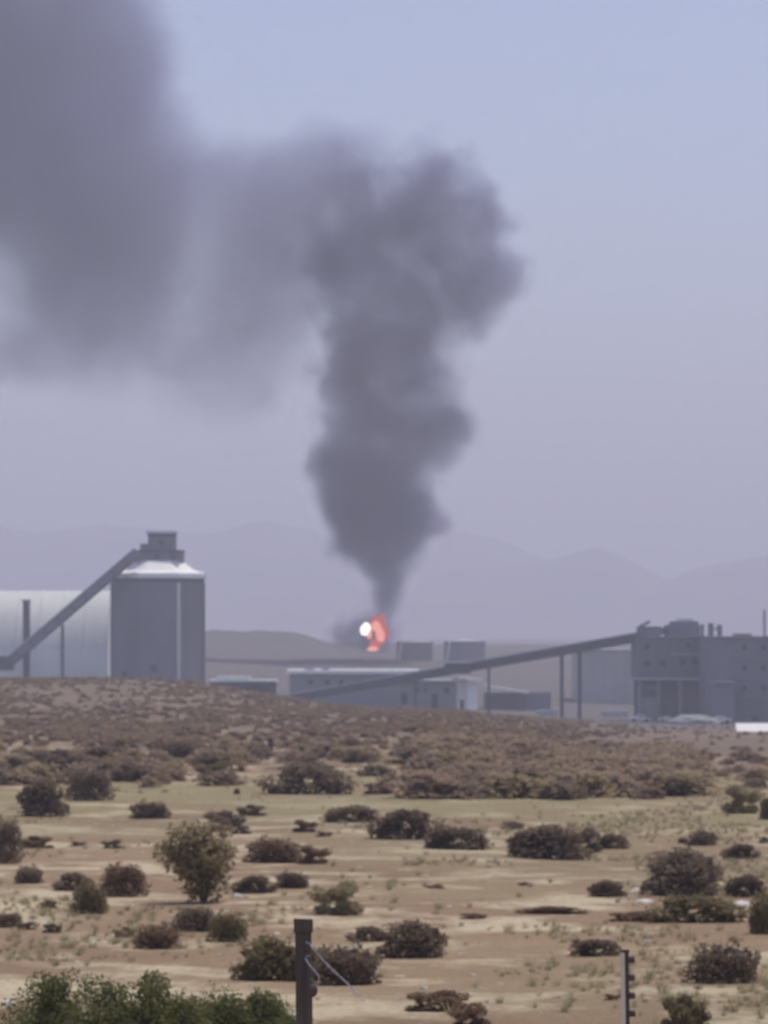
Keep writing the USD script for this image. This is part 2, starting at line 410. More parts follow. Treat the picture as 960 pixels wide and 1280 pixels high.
# ------------------------------------------------------------------ middle: long low building, shed, white booth, conveyor to the mill
DM = 705.0
t = thing('works_building', 'long low pale grey building with white roof edge under the long conveyor', 'building')
obj('wall', HB(362, 520, 842, 892, 0, 14, DM), 'concrete', t)
rf = obj('roof', HB(358, 524, 837.5, 842.2, -.9, 14.9, DM), 'white_paint', t)
obj('roof_unit', HB(380, 392, 835, 838.4, 3, 6, DM), 'grey_steel', t)
obj('roof_unit', HB(402, 411, 834.5, 838.4, 3, 6, DM), 'grey_steel', t)
for x0, x1 in ((386, 391), (406, 412), (424, 429), (446, 451), (468, 473), (490, 495)):
    wn = obj('window', HB(x0, x1, 850, 856, -.12, .1, DM), 'window_dark', t)
    obj('sill', HB(x0 - .5, x1 + .5, 856, 857, -.3, .05, DM), 'slab_concrete', wn)

t = thing('annex_building', 'grey flat-roofed annex with dark doorways below the conveyor transfer box', 'building')
DA = 690.0
obj('wall', HB(500, 571, 852, 892, 0, 11, DA), 'concrete', t)
obj('roof', HB(498, 572.5, 850, 852.2, -.5, 11.5, DA), 'slab_concrete', t)
for x0, x1, y0, y1 in ((502, 509, 866, 880), (519, 524, 860, 865), (530, 534, 860, 865), (540, 547, 868, 886), (556, 561, 860, 866)):
    obj('door' if y1 > 870 else 'window', HB(x0, x1, y0, y1, -.12, .1, DA), 'window_dark', t)

t = thing('white_booth', 'small bright white booth with overhanging roof beside the grey annex', 'booth')
DB = 680.0
bc = W(584, 890, DB)
sB = DB / F
def turned(m):
    m.apply_transform(trimesh.transformations.rotation_matrix(math.radians(-48), [0, 0, 1]))
    m.apply_translation([bc[0], DB, bc[2]])
    return m
obj('wall', turned(box(-1.4, 1.4, -1.3, 1.3, 0, 38 * sB)), 'white_paint', t)
obj('roof', turned(box(-2.0, 2.0, -2.0, 2.0, 38.1 * sB, 43 * sB)), 'white_paint', t)
obj('door', turned(box(-.5, .4, -1.36, -1.25, .1, 2.3)), 'window_dark', t)
obj('window', turned(box(1.25, 1.36, -.5, .5, 3.2, 4.0)), 'window_dark', t)

t = thing('low_shed', 'low open shed with dark front and pale roof right of the silos', 'shed')
DL = 640.0
obj('roof', HB(262, 346, 850, 852.5, -2, 9, DL), 'white_sheet', t)
obj('fascia', HB(262, 346, 852.6, 858, -1.8, -1.4, DL), 'dark_steel', t)
obj('back_wall', HB(264, 344, 853, 890, 7, 7.4, DL), 'dark_concrete', t)
for px in (264, 284, 304, 324, 343):
    obj('roof_post', HB(px, px + 1.6, 852.6, 892, -1.3, -1.0, DL), 'dark_steel', t)
obj('roof_ridge', HB(270, 312, 845.5, 849.9, 1, 5, DL), 'white_sheet', t)
t = thing('loading_ramp', 'small pale sloping ramp at the left end of the low shed', 'ramp')
q0, q1 = W(244, 864, DL - 6), W(268, 868, DL - 6)
obj('deck', beam(q0, q1, 4, .5), 'slab_concrete', t)
obj('side_wall', HB(262, 276, 864, 890, -8, -4, DL), 'slab_concrete', t)

# the long conveyor
t = thing('long_conveyor', 'long thin dark conveyor gallery rising from the low building to the right mill', 'conveyor')
pa, pb, pc = W(352, 876, 692), W(572, 837, 676), W(800, 797, 655)
for q0, q1 in ((pa, pb), (pb, pc)):
    obj('gallery', beam(q0, q1, 2.4, 1.35), 'dark_steel', t)
    obj('gallery_roof', beam(q0 + [0, 0, .85], q1 + [0, 0, .85], 2.8, .25), 'grey_sheet', t)
obj('transfer_box', HB(556, 588, 829, 842, -2.4, 2.4, 674), 'dark_steel', t)
obj('transfer_roof', HB(554, 590, 827, 829, -2.9, 2.9, 674), 'grey_sheet', t)
for px in (520, 612, 704, 726):
    fr = (px - 572) / 228
    q = pb + (pc - pb) * fr if px > 572 else pa + (pb - pa) * ((px - 352) / 220)
    gz = float(ground_z(q[0], q[1]))
    w = .28 if px > 690 else .2
    for off in (-.9, .9):
        obj('trestle_leg', box(q[0] - w, q[0] + w, q[1] + off - .15, q[1] + off + .15, gz - .5, q[2] - .6), 'dark_steel', t)

t = thing('pale_hall', 'plain pale grey hall between the conveyor trestle and the right mill', 'building')
DP = 800.0
obj('wall', HB(722, 812, 813, 890, 0, 24, DP), 'dusty_sheet', t)
obj('roof', HB(721, 814, 811.5, 813.2, -.4, 24.4, DP), 'slab_concrete', t)
for k in range(6):
    obj('wall_rib', HB(730 + 13 * k, 730.8 + 13 * k, 815, 889, -.2, -.01, DP), 'grey_sheet', t)

t = thing('pale_canopy', 'low pale canopy over a dark bay just right of the white booth', 'canopy')
DK = 720.0
obj('roof', beam(W(604, 858, DK), W(660, 866, DK), 9, .5), 'white_sheet', t)
obj('bay_wall', HB(606, 690, 866, 892, 5, 8, DK), 'dark_concrete', t)
for px in (606, 628, 655):
    obj('canopy_post', HB(px, px + 1.4, 866, 892, -4, -3.7, DK), 'dark_steel', t)

# ------------------------------------------------------------------ right: mill block and preheater tower
DR = 650.0
t = thing('mill_block', 'dark mill block on open pillared storey where the long conveyor ends', 'building')
obj('upper_wall', HB(796, 884, 797, 847, 0, 16, DR), 'dark_concrete', t)
obj('floor_slab', HB(794, 885.5, 847.2, 850, -1.2, 16.2, DR), 'slab_concrete', t)
obj('roof_slab', HB(795, 885, 795.5, 796.8, -.4, 16.4, DR), 'concrete', t)
obj('string_course', HB(838, 884, 817, 818.6, -.25, -.02, DR), 'slab_concrete', t)
obj('rear_wall', HB(797, 884, 850.2, 905, 9, 9.5, DR), 'dark_concrete', t)
for px in (797, 821, 848, 873):
    obj('pillar', HB(px, px + 4, 850.2, 905, -.6, .4, DR), 'concrete', t)
obj('pillar_beam', HB(801.2, 820.8, 857, 860, -.3, .2, DR), 'dark_concrete', t)
obj('bay_door', HB(828, 845, 864, 905, 3, 3.3, DR), 'grey_steel', t)
obj('bay_door', HB(853, 870, 858, 905, 3, 3.3, DR), 'grey_steel', t)
obj('plinth_wall', HB(801.2, 820.8, 872, 905, -.2, .2, DR), 'concrete', t)
obj('roof_room', HB(800, 827, 783, 795.3, 1, 9, DR), 'dark_concrete', t)
obj('roof_room', HB(836, 876, 781, 795.3, 0.5, 10, DR), 'dark_concrete', t)
obj('roof_room', HB(842, 874, 776.5, 780.8, 1.5, 9, DR), 'dark_concrete', t)
obj('roof_cap', HB(850, 868, 773, 776.3, 2, 8, DR), 'roof_sheet', t)
obj('duct', beam(W(826, 790, DR + 3), W(838, 784, DR + 3), 1.2, 1.2), 'grey_steel', t)
for x0, x1, y0, y1 in ((805, 812, 826, 832), (825, 832, 826, 832), (850, 857, 824, 830), (866, 872, 824, 830), (806, 812, 806, 811), (858, 864, 804, 809)):
    obj('window', HB(x0, x1, y0, y1, -.1, .1, DR), 'window_dark', t)

obj('down_pipe', HB(890, 892, 800, 850, -.5, -.1, DR), 'grey_steel', t)
for px in (817, 862):
    obj('vent_duct', HB(px, px + 2.2, 799, 846, -.6, -.03, DR), 'grey_steel', t)
for k in range(7):
    obj('roof_rail_post', HB(797 + 6.5 * k if k < 1 else 828 + 1.2 * k, 797.5 + 6.5 * k if k < 1 else 828.4 + 1.2 * k, 789, 795.3, .3, .4, DR), 'dark_steel', t)
obj('hood', beam(W(800, 783, DR + 5), W(812, 777, DR + 5), 3, .5), 'grey_steel', t)
obj('stack', HB(879, 882.5, 780, 795.3, 4, 4.6, DR), 'grey_steel', t)

t = thing('preheater_tower', 'tall bulky dark grey tower block at the right edge of the works', 'tower')
DT = 630.0
obj('tower_wall', HB(886, 992, 797, 922, 0, 20, DT), 'dark_concrete', t)
obj('roof_slab', HB(885, 993, 795.2, 796.8, -.4, 20.4, DT), 'concrete', t)
obj('low_wing', HB(886.5, 914, 853, 922, -6, -.02, DT), 'dark_concrete', t)
obj('wing_roof', HB(886, 914.6, 851.5, 852.8, -6.4, -.03, DT), 'concrete', t)
obj('roof_stub', HB(888, 894, 779, 795, 3, 5, DT), 'grey_steel', t)
obj('roof_stub', HB(899, 904, 781, 795, 2, 4, DT), 'grey_steel', t)
obj('roof_rail', HB(894.1, 898.9, 785, 787, 3, 3.4, DT), 'dark_steel', t)
obj('roof_room', HB(922, 942, 792, 795, 3, 9, DT), 'dark_concrete', t)
obj('roof_mast', HB(957.5, 960, 762, 795, 4, 4.4, DT), 'grey_steel', t)
for k, y in enumerate((822, 847, 872)):
    obj('string_course', HB(916, 992, y, y + 1.3, -.2, -.02, DT), 'concrete', t)
for px in (928, 952, 976):
    for y in (806, 832, 857):
        obj('window', HB(px, px + 5, y, y + 6, -.1, .1, DT), 'window_dark', t)
obj('tower_door', HB(940, 948, 896, 921, -.12, .1, DT), 'window_dark', t)

# vehicles and yard things at the foot of the mill
def car(label, px, py, d, wpx, paint, name='parked_pickup', cat='pickup', rz=0):
    s = d / F
    Lc, Wd = wpx * s, 1.8
    base = W(px, py, d)
    gz = float(ground_z(base[0], d))
    t = thing(name, label, cat, (base[0], d, gz + 0.0), rz=rz, group='white vehicles parked below the mill')
    h = Lc * .36
    body = Polygon([(-Lc / 2, .35), (Lc / 2, .35), (Lc / 2, .8), (Lc * .28, .92), (Lc * .14, h), (-Lc * .16, h), (-Lc * .2, .95), (-Lc / 2, .95)])
    bm = trimesh.creation.extrude_polygon(body, Wd, engine='earcut')
    bm.apply_transform(np.array([[1, 0, 0, 0], [0, 0, -1, Wd / 2], [0, 1, 0, 0], [0, 0, 0, 1.]]))
    obj('body', bm, paint, t)
    obj('window', box(-Lc * .13, Lc * .12, -Wd / 2 - .02, Wd / 2 + .02, 1.0, h - .12), 'window_dark', t)
    for x in (-Lc * .3, Lc * .3):
        for y in (-Wd / 2 + .05, Wd / 2 - .05):
            w = trimesh.creation.cylinder(.36, .24, sections=18)
            w.apply_transform(trimesh.transformations.rotation_matrix(math.pi / 2, [1, 0, 0]))
            w.apply_translation([x, y, .36])
            obj('wheel', w, 'rubber', t)

car('white pickup parked before the leftmost open bay of the mill', 800, 892, 636, 26, 'white_sheet')
car('small white pickup below the second mill pillar', 834, 893, 634, 22, 'white_sheet')
car('white pickup beside the foot of the tall right tower', 901, 906, 618, 26, 'white_sheet')
for label, px, py, d, wpx in (('pale concrete slab stack before the pale hall, right of the trestle', 768, 876, 700, 34), ('pale concrete slab stack left of the trestle legs by the dark bay', 684, 889, 690, 26)):
    t = thing('slab_stack', label, 'slabs', group='pale slab stacks in the works yard')
    s_ = d / F
    c = W(px, py, d); gz = float(ground_z(c[0], d)); hw = wpx * s_ / 2
    for k in range(3):
        o = (.25, -.2, .1)[k]
        obj('slab', box(c[0] - hw + o, c[0] + hw + o * .5, d - .8 + o * .3, d + .9, gz - .1 + .42 * k, gz + .30 + .42 * k), 'slab_concrete', t)

t = thing('white_bank', 'long low bright white sloping bank at the right edge before the tower', 'bank')
dw = 430.0
a, b = W(921, 924, dw), W(1010, 936, dw)
gz = float(ground_z((a[0] + b[0]) / 2, dw))
bh = max(a[2] - gz, 1.0)
bk = trimesh.creation.extrude_polygon(Polygon([(0, -.6), (0, 0), (bh * 1.5, bh), (bh * 1.5 + 1.2, bh), (bh * 1.5 + 1.2, -.6)]), b[0] - a[0], engine='earcut')
bk.apply_transform(np.array([[0, 0, 1, a[0]], [1, 0, 0, dw], [0, 1, 0, gz], [0, 0, 0, 1.]]))
obj('bank_face', bk, 'white_paint', t)
obj('kerb', box(a[0] - .2, b[0] + .2, dw + bh * 1.5 + .1, dw + bh * 1.5 + .6, gz + bh + .003, gz + bh + .25), 'dark_concrete', t)

t = thing('spoil_pile', 'low grey heap of crushed stone at the foot of the mill', 'heap')
q = W(868, 902, 615)
gz = float(ground_z(q[0], 615))
hm = trimesh.creation.icosphere(4, 1.0)
v = hm.vertices.copy()
v *= np.array([4.2, 3.0, 1.5]) * (0.8 + 0.4 * meshkit.fbm(v * 2.2 + 7, 4, 2))[:, None]
obj('heap', trimesh.Trimesh(v + [q[0], 615, gz], hm.faces, process=False), 'concrete', t, True)

# ------------------------------------------------------------------ far: tanks and fire
def tank(label, x0, x1, ytop, ybase, d):
    s = d / F
    c = W((x0 + x1) / 2, ybase, d)
    r, h = (x1 - x0) / 2 * s, (ybase - ytop) * s
    t = thing('storage_tank', label, 'tank', (c[0], d, c[2] - 3), group='storage tanks right of the fire')
    obj('tank_wall', revolve([(0, 0), (r, 0), (r, h + 3), (0, h + 3)], 40), 'tank_paint', t, 40)
    obj('tank_roof', revolve([(0, h + 3.01), (r + .15, h + 3.01), (r + .15, h + 3.2), (0, h + 3.8)], 40), 'slab_concrete', t, 30)
    obj('stair', beam((-r * .98, -r * .35, .5), (-r * .75, -r * .75, h + 3), .5, .3), 'white_paint', t)
    for z in (h * .35 + 3, h * .7 + 3):
        obj('wind_girder', revolve([(r - .02, z), (r + .14, z), (r + .14, z + .2), (r - .02, z + .2)], 40), 'grey_steel', t, 30)

tank('dark squat storage tank close beside the red flames', 496, 541, 803, 836, 1090)
tank('dark squat storage tank farther from the flames, above the conveyor transfer box', 555, 607, 802, 838, 1080)

DF = 1085.0
fire = thing('fire', 'white and red flames burning at the foot of the black smoke', 'fire', W(466, 815, DF))
org = W(466, 815, DF)
rng = np.random.default_rng(4)

def flame(px, py, wpx, hpx, seed, material, dep, pointy=1.0, name='flame'):
    m = trimesh.creation.icosphere(4, 1.0)
    v = m.vertices.copy()
    z = v[:, 2]
    k = 1 - pointy * 0.45 * np.clip(z + .2, 0, 1.2)
    v[:, :2] *= k[:, None]
    v *= (0.50 + 1.0 * meshkit.fbm(m.vertices * 2.3 + seed * 5.3, 4, seed))[:, None]
    s = DF / F
    v *= np.array([wpx * s / 2, wpx * s / 2, hpx * s / 2])
    v[:, 0] += 0.12 * v[:, 2] * math.sin(seed * 2.1)
    obj(name, trimesh.Trimesh(v + W(px, py, DF) - org + [0, dep, 0], m.faces, process=False), material, fire, True)

flame(457, 786, 12, 15, 1, 'flame_white', -2.2, .5)
flame(454, 788, 9, 9, 11, 'flame_pink', -1.6, .4)
flame(461, 792, 8, 12, 8, 'flame_pink', -1.4, .7)
flame(470, 783, 12, 13, 2, 'flame_pink', -2.0, .6)
flame(475, 791, 10, 22, 5, 'flame_pink', -1.6, .8)
flame(467, 778, 8, 20, 12, 'flame_red', -.4, 1.0)
flame(477, 785, 15, 32, 3, 'flame_red', 0.6, .9)
flame(470, 780, 16, 22, 9, 'flame_red', 0.9, 1.0)
flame(483, 792, 7, 17, 13, 'flame_red', 0.7, 1.0)
flame(466, 811, 14, 6, 4, 'flame_pink', -1.0, .6)
flame(471, 803, 18, 13, 7, 'flame_red', 0.8, .8)

# ------------------------------------------------------------------ smoke
DSM = 1100.0
SM = DSM / F

def blobs(rows, seed, depth):
    r = np.random.default_rng(seed)
    out = []
    for row in rows:
        px, py, rp = row[:3]
        w = row[3] if len(row) > 3 else 1.0
        c = W(px, py, DSM)
        c[1] += depth * rp * SM * r.uniform(-.5, .5) + (row[4] if len(row) > 4 else 0)
        out.append((c, rp * SM, w))
    return out

column = blobs([(470, 788, 34, 1.9, 7), (480, 748, 36, 1.9), (484, 718, 38, 2.0), (484, 694, 44, 1.9), (472, 664, 66, 1.7), (438, 674, 36, 2.3), (533, 642, 34, 2.6), (440, 655, 44, 1.5), (430, 640, 46, 1.5), (508, 662, 48, 1.5), (530, 645, 40, 2.2), (546, 657, 22, 1.6), (480, 290, 64, 1.0),
                (462, 628, 74, 1.6), (500, 612, 56, 1.4), (440, 604, 54, 1.5), (402, 582, 40, 1.6), (425, 575, 52, 1.3), (470, 560, 78, 1.4), (530, 560, 62, 1.4), (562, 548, 48, 1.4), (440, 510, 66), (430, 470, 56), (515, 500, 72), (555, 515, 46), (465, 455, 78), (435, 420, 56), (525, 440, 74), (470, 400, 76),
                (540, 385, 84), (600, 375, 64), (440, 345, 74), (520, 320, 96), (600, 310, 76), (622, 345, 52), (560, 255, 82), (500, 235, 80), (610, 262, 48), (545, 205, 56),
                (430, 280, 72), (400, 320, 60), (430, 220, 54), (438, 792, 36, 1.5, -2), (455, 806, 26, .5, 5), (478, 800, 30, .6, 6)], 3, 1.0)
drift = blobs([(385, 260, 105, 1.3), (440, 205, 85, 1.2), (400, 190, 70, 1.0), (345, 225, 100, 1.1), (300, 255, 110, 1.1), (360, 330, 110, .9), (300, 340, 110, .85), (430, 330, 80, .8),
               (215, 280, 130, 1.4), (140, 310, 130, 1.5), (205, 180, 105, 1.5), (120, 200, 150, 1.7), (50, 250, 150, 1.6), (130, 90, 130, 1.7), (60, 100, 150, 1.7), (165, 20, 90, 1.4),
               (-40, 160, 170, 1.7), (20, -20, 170, 1.7), (-80, 30, 180, 1.5), (140, 380, 105, 1.3), (70, 340, 90, 1.0), (240, 375, 110, .85), (320, 405, 115, .65),
               (20, 425, 115, .85), (-60, 400, 125, .95), (90, 430, 100, .6), (190, 440, 120, .62), (370, 460, 110, .60), (290, 455, 120, .58), (100, 450, 110, .5), (-120, 250, 180, 1.3), (120, -90, 140, 1.2), (-60, -90, 150, 1.1)], 9, 1.2)

def smoke_mat(name, bl, dens, noise_m, fine_m, warp, lift, erode, contrast):
    n = {'g': ('geometry', {}),
         'w1': ('noise_texture', {'scale': 1.0 / noise_m, 'detail': 3.0, 'roughness': 0.68}),
         'wc': ('vector_math', {'math_type': 'subtract', 'vector2': (.5, .5, .5)}),
         'ws': ('vector_math', {'math_type': 'scale', 'scale': warp}),
         'p': ('vector_math', {'math_type': 'add'}),
         'w2': ('noise_texture', {'scale': 1.0 / fine_m, 'detail': 3.0, 'roughness': 0.66})}
    l = [('g.position', 'w1.vector'), ('w1.color', 'wc.vector1'), ('wc.vector', 'ws.vector1'), ('g.position', 'p.vector1'), ('ws.vector', 'p.vector2'), ('p.vector', 'w2.vector')]
    prev = None
    for i, (c, r, w) in enumerate(bl):
        n[f'd{i}'] = ('vector_math', {'math_type': 'distance', 'vector2': tuple(c)})
        n[f'm{i}'] = ('map_range', {'range_type': 'smoothstep', 'from_min': 0.0, 'from_max': r * 1.15, 'to_min': w, 'to_max': 0.0})
        l += [('p.vector', f'd{i}.vector1'), (f'd{i}.value', f'm{i}.value')]
        if prev is None:
            prev = f'm{i}.result'
        else:
            n[f'a{i}'] = ('math', {'math_type': 'add'})
            l += [(prev, f'a{i}.value1'), (f'm{i}.result', f'a{i}.value2')]
            prev = f'a{i}.value'
    n['er'] = ('map_range', {'from_min': 0.3, 'from_max': 0.7, 'to_min': lift, 'to_max': erode, 'clamp': True})
    n['sub'] = ('math', {'math_type': 'subtract'})
    n['cl'] = ('math', {'math_type': 'maximum', 'value2': 0.0})
    n['cm'] = ('math', {'math_type': 'minimum', 'value2': contrast})
    n['dn'] = ('math', {'math_type': 'multiply', 'value2': dens})
    n['v'] = ('principled_volume', {'color': SMOKE_COLOR, 'anisotropy': 0.2})
    l += [('w2.fac', 'er.value'), (prev, 'sub.value1'), ('er.result', 'sub.value2'), ('sub.value', 'cl.value1'), ('cl.value', 'cm.value1'), ('cm.value', 'dn.value1'), ('dn.value', 'v.density')]
    mat(name, n, l, volume='v.volume')

def surface_net(f, lo, step, iso):
    """Closed surface where the sampled field f equals iso."""
    ins = f > iso
    n = np.array(f.shape)
    cnt, acc = np.zeros(n - 1), np.zeros((*(n - 1), 3))
    ax = [slice(0, -1), slice(1, None)]
    for d in range(3):
        o = [k for k in range(3) if k != d]
        for a in (0, 1):
            for b in (0, 1):
                s0, s1 = [None] * 3, [None] * 3
                s0[d], s1[d] = ax[0], ax[1]
                s0[o[0]] = s1[o[0]] = ax[a]
                s0[o[1]] = s1[o[1]] = ax[b]
                A, B = f[tuple(s0)], f[tuple(s1)]
                cross = (A > iso) != (B > iso)
                t = np.where(cross, (iso - A) / np.where(np.abs(B - A) < 1e-12, 1, B - A), 0)
                cnt += cross
                acc[..., d] += t * cross
                acc[..., o[0]] += a * cross
                acc[..., o[1]] += b * cross
    act = cnt > 0
    idx = -np.ones(n - 1, int)
    idx[act] = np.arange(act.sum())
    g = np.stack(np.nonzero(act), -1)
    v = (g + acc[act] / cnt[act][:, None]) * step + lo
    faces = []
    for d in range(3):
        o = [(d + 1) % 3, (d + 2) % 3]
        s0, s1 = [slice(None)] * 3, [slice(None)] * 3
        s0[d], s1[d] = slice(0, -1), slice(1, None)
        A, B = ins[tuple(s0)], ins[tuple(s1)]
        for sign, mask in ((1, A & ~B), (-1, ~A & B)):
            e = np.stack(np.nonzero(mask), -1)
            ok = (e[:, o[0]] > 0) & (e[:, o[1]] > 0) & (e[:, o[0]] < n[o[0]] - 1) & (e[:, o[1]] < n[o[1]] - 1)
            e = e[ok]
            q = []
            for da, db in ((-1, -1), (0, -1), (0, 0), (-1, 0)):
                c = e.copy()
                c[:, o[0]] += da
                c[:, o[1]] += db
                q.append(idx[c[:, 0], c[:, 1], c[:, 2]])
            q = np.stack(q, -1)
            faces.append(q if sign > 0 else q[:, ::-1])
    return v, np.vstack(faces)

def smoke_mesh(bl, step, iso, grow):
    C = np.array([b[0] for b in bl]); R = np.array([b[1] for b in bl]) * 1.15 + grow; Wt = [b[2] for b in bl]
    lo, hi = (C - R[:, None]).min(0) - 2 * step, (C + R[:, None]).max(0) + 2 * step
    axs = [np.arange(lo[k], hi[k] + step, step) for k in range(3)]
    f = np.zeros([len(a) for a in axs])
    for c, r, w in zip(C, R, Wt):
        sl = tuple(slice(max(0, int((c[k] - r - lo[k]) / step)), int((c[k] + r - lo[k]) / step) + 2) for k in range(3))
        gx, gy, gz = np.meshgrid(*[axs[k][sl[k]] for k in range(3)], indexing='ij')
        t = np.clip(np.sqrt((gx - c[0]) ** 2 + (gy - c[1]) ** 2 + (gz - c[2]) ** 2) / r, 0, 1)
        f[sl] += w * (1 - t * t * (3 - 2 * t))
    f[[0, -1]] = 0; f[:, [0, -1]] = 0; f[:, :, [0, -1]] = 0
    return surface_net(f, lo, step, iso)

smoke_mat('smoke_column', column, SMOKE_D, 16.0, 11.0, 13.0, -0.25, 1.05, 1.6)
smoke_mat('smoke_drift', drift, DRIFT_D, 34.0, 38.0, 25.0, -0.12, 0.95, 1.6)
t = thing('smoke_plume', 'dark grey smoke plume billowing up from the fire and drifting left', 'smoke')
obj('rising_column', smoke_mesh(column, 1.6, 0.10, 1.0), 'smoke_column', t, True)
obj('drifting_cloud', smoke_mesh(drift, 4.0, 0.06, 1.5), 'smoke_drift', t, True)

# ------------------------------------------------------------------ shrubs
def leaf_soup(rng, pts, dirs, size):
    """Small pointed leaves (two triangles each) at pts, roughly facing out along dirs."""
    n = len(pts)
    a = dirs + rng.normal(0, .75, (n, 3)); a /= np.linalg.norm(a, axis=1, keepdims=True)
    b = np.cross(a, rng.normal(0, 1, (n, 3))); b /= np.linalg.norm(b, axis=1, keepdims=True)
    s = size * rng.uniform(.6, 1.4, n)[:, None]
    c = np.cross(a, b)
    v = np.stack([pts - b * s, pts + c * s * .42, pts + b * s, pts - c * s * .42], 1).reshape(-1, 3)
    i = np.arange(n) * 4
    return v, np.stack([np.stack([i, i + 1, i + 2], -1), np.stack([i, i + 2, i + 3], -1)], 1).reshape(-1, 3)

def shrub_mesh(seed, kind, n=2600, size=.042):
    """Leaves of a shrub one metre wide and one metre high: a huddle of leafy clumps with gaps between."""
    r = np.random.default_rng(seed)
    cl = []
    def ring(n, q0, z0, s0, squash=1.0):                           # low skirt of clumps that rest on the ground
        for k in range(n):
            a = 2 * math.pi * (k + r.uniform(-.3, .3)) / n
            cl.append((q0 * r.uniform(.8, 1.1) * math.cos(a), q0 * squash * r.uniform(.8, 1.1) * math.sin(a), z0 * r.uniform(.6, 1.3), s0 * r.uniform(.8, 1.2)))
    if kind == 'mound':
        ring(9, .33, .13, .15)
        for k in range(12):
            a, q = r.uniform(0, 2 * math.pi), math.sqrt(r.uniform(0, 1)) * .30
            h = .50 * (1 - (q / .5) ** 2) + .06
            cl.append((q * math.cos(a), q * math.sin(a), r.uniform(.6, 1.0) * h, r.uniform(.15, .24)))
        cl.append((0, 0, .3, .32))
        cl.append((r.uniform(-.3, .3), 0, r.uniform(.5, .66), r.uniform(.09, .14)))
        tilt = r.uniform(-.35, .35)
        cl = [(x, y, z * (1 + tilt * x * 2), q) for x, y, z, q in cl]
    elif kind == 'long':
        ring(10, .38, .13, .14, .5)
        for k in range(14):
            x = r.uniform(-.36, .36)
            h = .55 * (1 - (x / .5) ** 2) * r.uniform(.6, 1)
            cl.append((x, r.uniform(-.16, .16), h * .8 + .08, r.uniform(.13, .21)))
    elif kind == 'vase':
        for k in range(20):
            z = r.uniform(.22, .88)
            q = (.06 + .36 * min(1, (z - .1) * 1.6)) * r.uniform(.1, 1.0)
            a = r.uniform(0, 2 * math.pi)
            cl.append((q * math.cos(a), q * math.sin(a), z, r.uniform(.14, .22)))
        cl += [(0, 0, .10, .17), (.1, 0, .2, .18), (-.09, 0, .25, .18), (0, 0, .5, .3), (-.25, 0, .62, .2), (.2, .1, .9, .1)]
    else:                                                          # loose
        ring(7, .30, .12, .14)
        for k in range(9):
            a, q = r.uniform(0, 2 * math.pi), math.sqrt(r.uniform(0, 1)) * .36
            cl.append((q * math.cos(a), q * math.sin(a), r.uniform(.25, .85) * (1 - .9 * q), r.uniform(.13, .20)))
    cl = np.array(cl)
    pick = r.choice(len(cl), n, p=cl[:, 3] ** 2 / (cl[:, 3] ** 2).sum())
    d = r.normal(0, 1, (n, 3)); d /= np.linalg.norm(d, axis=1, keepdims=True)
    rad = cl[pick, 3] * (r.uniform(.35, 1.0, n) ** .5) * (0.75 + 0.5 * meshkit.fbm(d * 2.5 + pick[:, None] * 3.7, 3, seed))
    p = cl[pick, :3] + d * rad[:, None] * np.array([1, 1, .9])
    p = p[p[:, 2] > .005]; d = d[:len(p)]
    v, f = leaf_soup(r, p, d + [0, 0, .8], size)
    v[:, 2] = np.maximum(v[:, 2], .002)
    v /= np.array([max(1e-3, np.ptp(v[:, 0])), max(1e-3, np.ptp(v[:, 1])), v[:, 2].max()])
    stems = []
    for q in cl[r.choice(len(cl), 5, replace=False)]:
        e = q[:3] * np.array([.9, .9, .8])
        mid = e * .5 + np.array([r.normal(0, .03), r.normal(0, .03), .05])
        stems.append(tube([(e[0] * .08, e[1] * .08, -.06), mid, e], [.016, .011, .005], 5))
    return (v, f), stems

SHAPES = {'mound': (11, 12, 13), 'long': (21, 22), 'vase': (31,), 'loose': (41, 42)}
CLASSES = {}

def shrub_class(kind, var, tone):
    var = var % len(SHAPES[kind])
    key = (kind, var, tone)
    if key not in CLASSES:
        seeds = SHAPES[kind]
        fol, stems = shrub_mesh(seeds[var % len(seeds)], kind)
        p = f'/World/shrub_of_kind_{kind}_{"abc"[var % len(seeds)]}_{tone}'
        stage.CreateClassPrim(p)
        counts_key = p
        usdkit.mesh(stage, p + '/foliage', fol, L + 'leaf_' + tone)
        for i, s in enumerate(stems):
            usdkit.mesh(stage, p + '/stem' + (f'_{i:03d}' if i else ''), s, L + 'bark')
        CLASSES[key] = p
    return CLASSES[key]

srng = np.random.default_rng(77)

def shrub(px, py, wpx, hpx, kind, tone, label, group=None, name='desert_shrub', cat='shrub', d=None):
    if d is None:
        g = on_ground(px, py)
    else:
        x = (px - 480) / F * d
        g = np.array([x, d, float(ground_z(x, d))])
    s = g[1] / F
    w, h = wpx * s, hpx * s * .97
    var = int(srng.integers(0, 6))
    cls = shrub_class(kind, var, tone)
    g[2] -= .02
    p = thing(name, label, cat, g, group=group, rz=float(srng.uniform(-25, 25)) + (180 if srng.random() < .5 else 0), scale=(w * 1.14, w * (.8 if kind != 'long' else .6), h))
    pr = stage.GetPrimAtPath(p)
    pr.GetReferences().AddInternalReference(cls)
    pr.SetInstanceable(True)

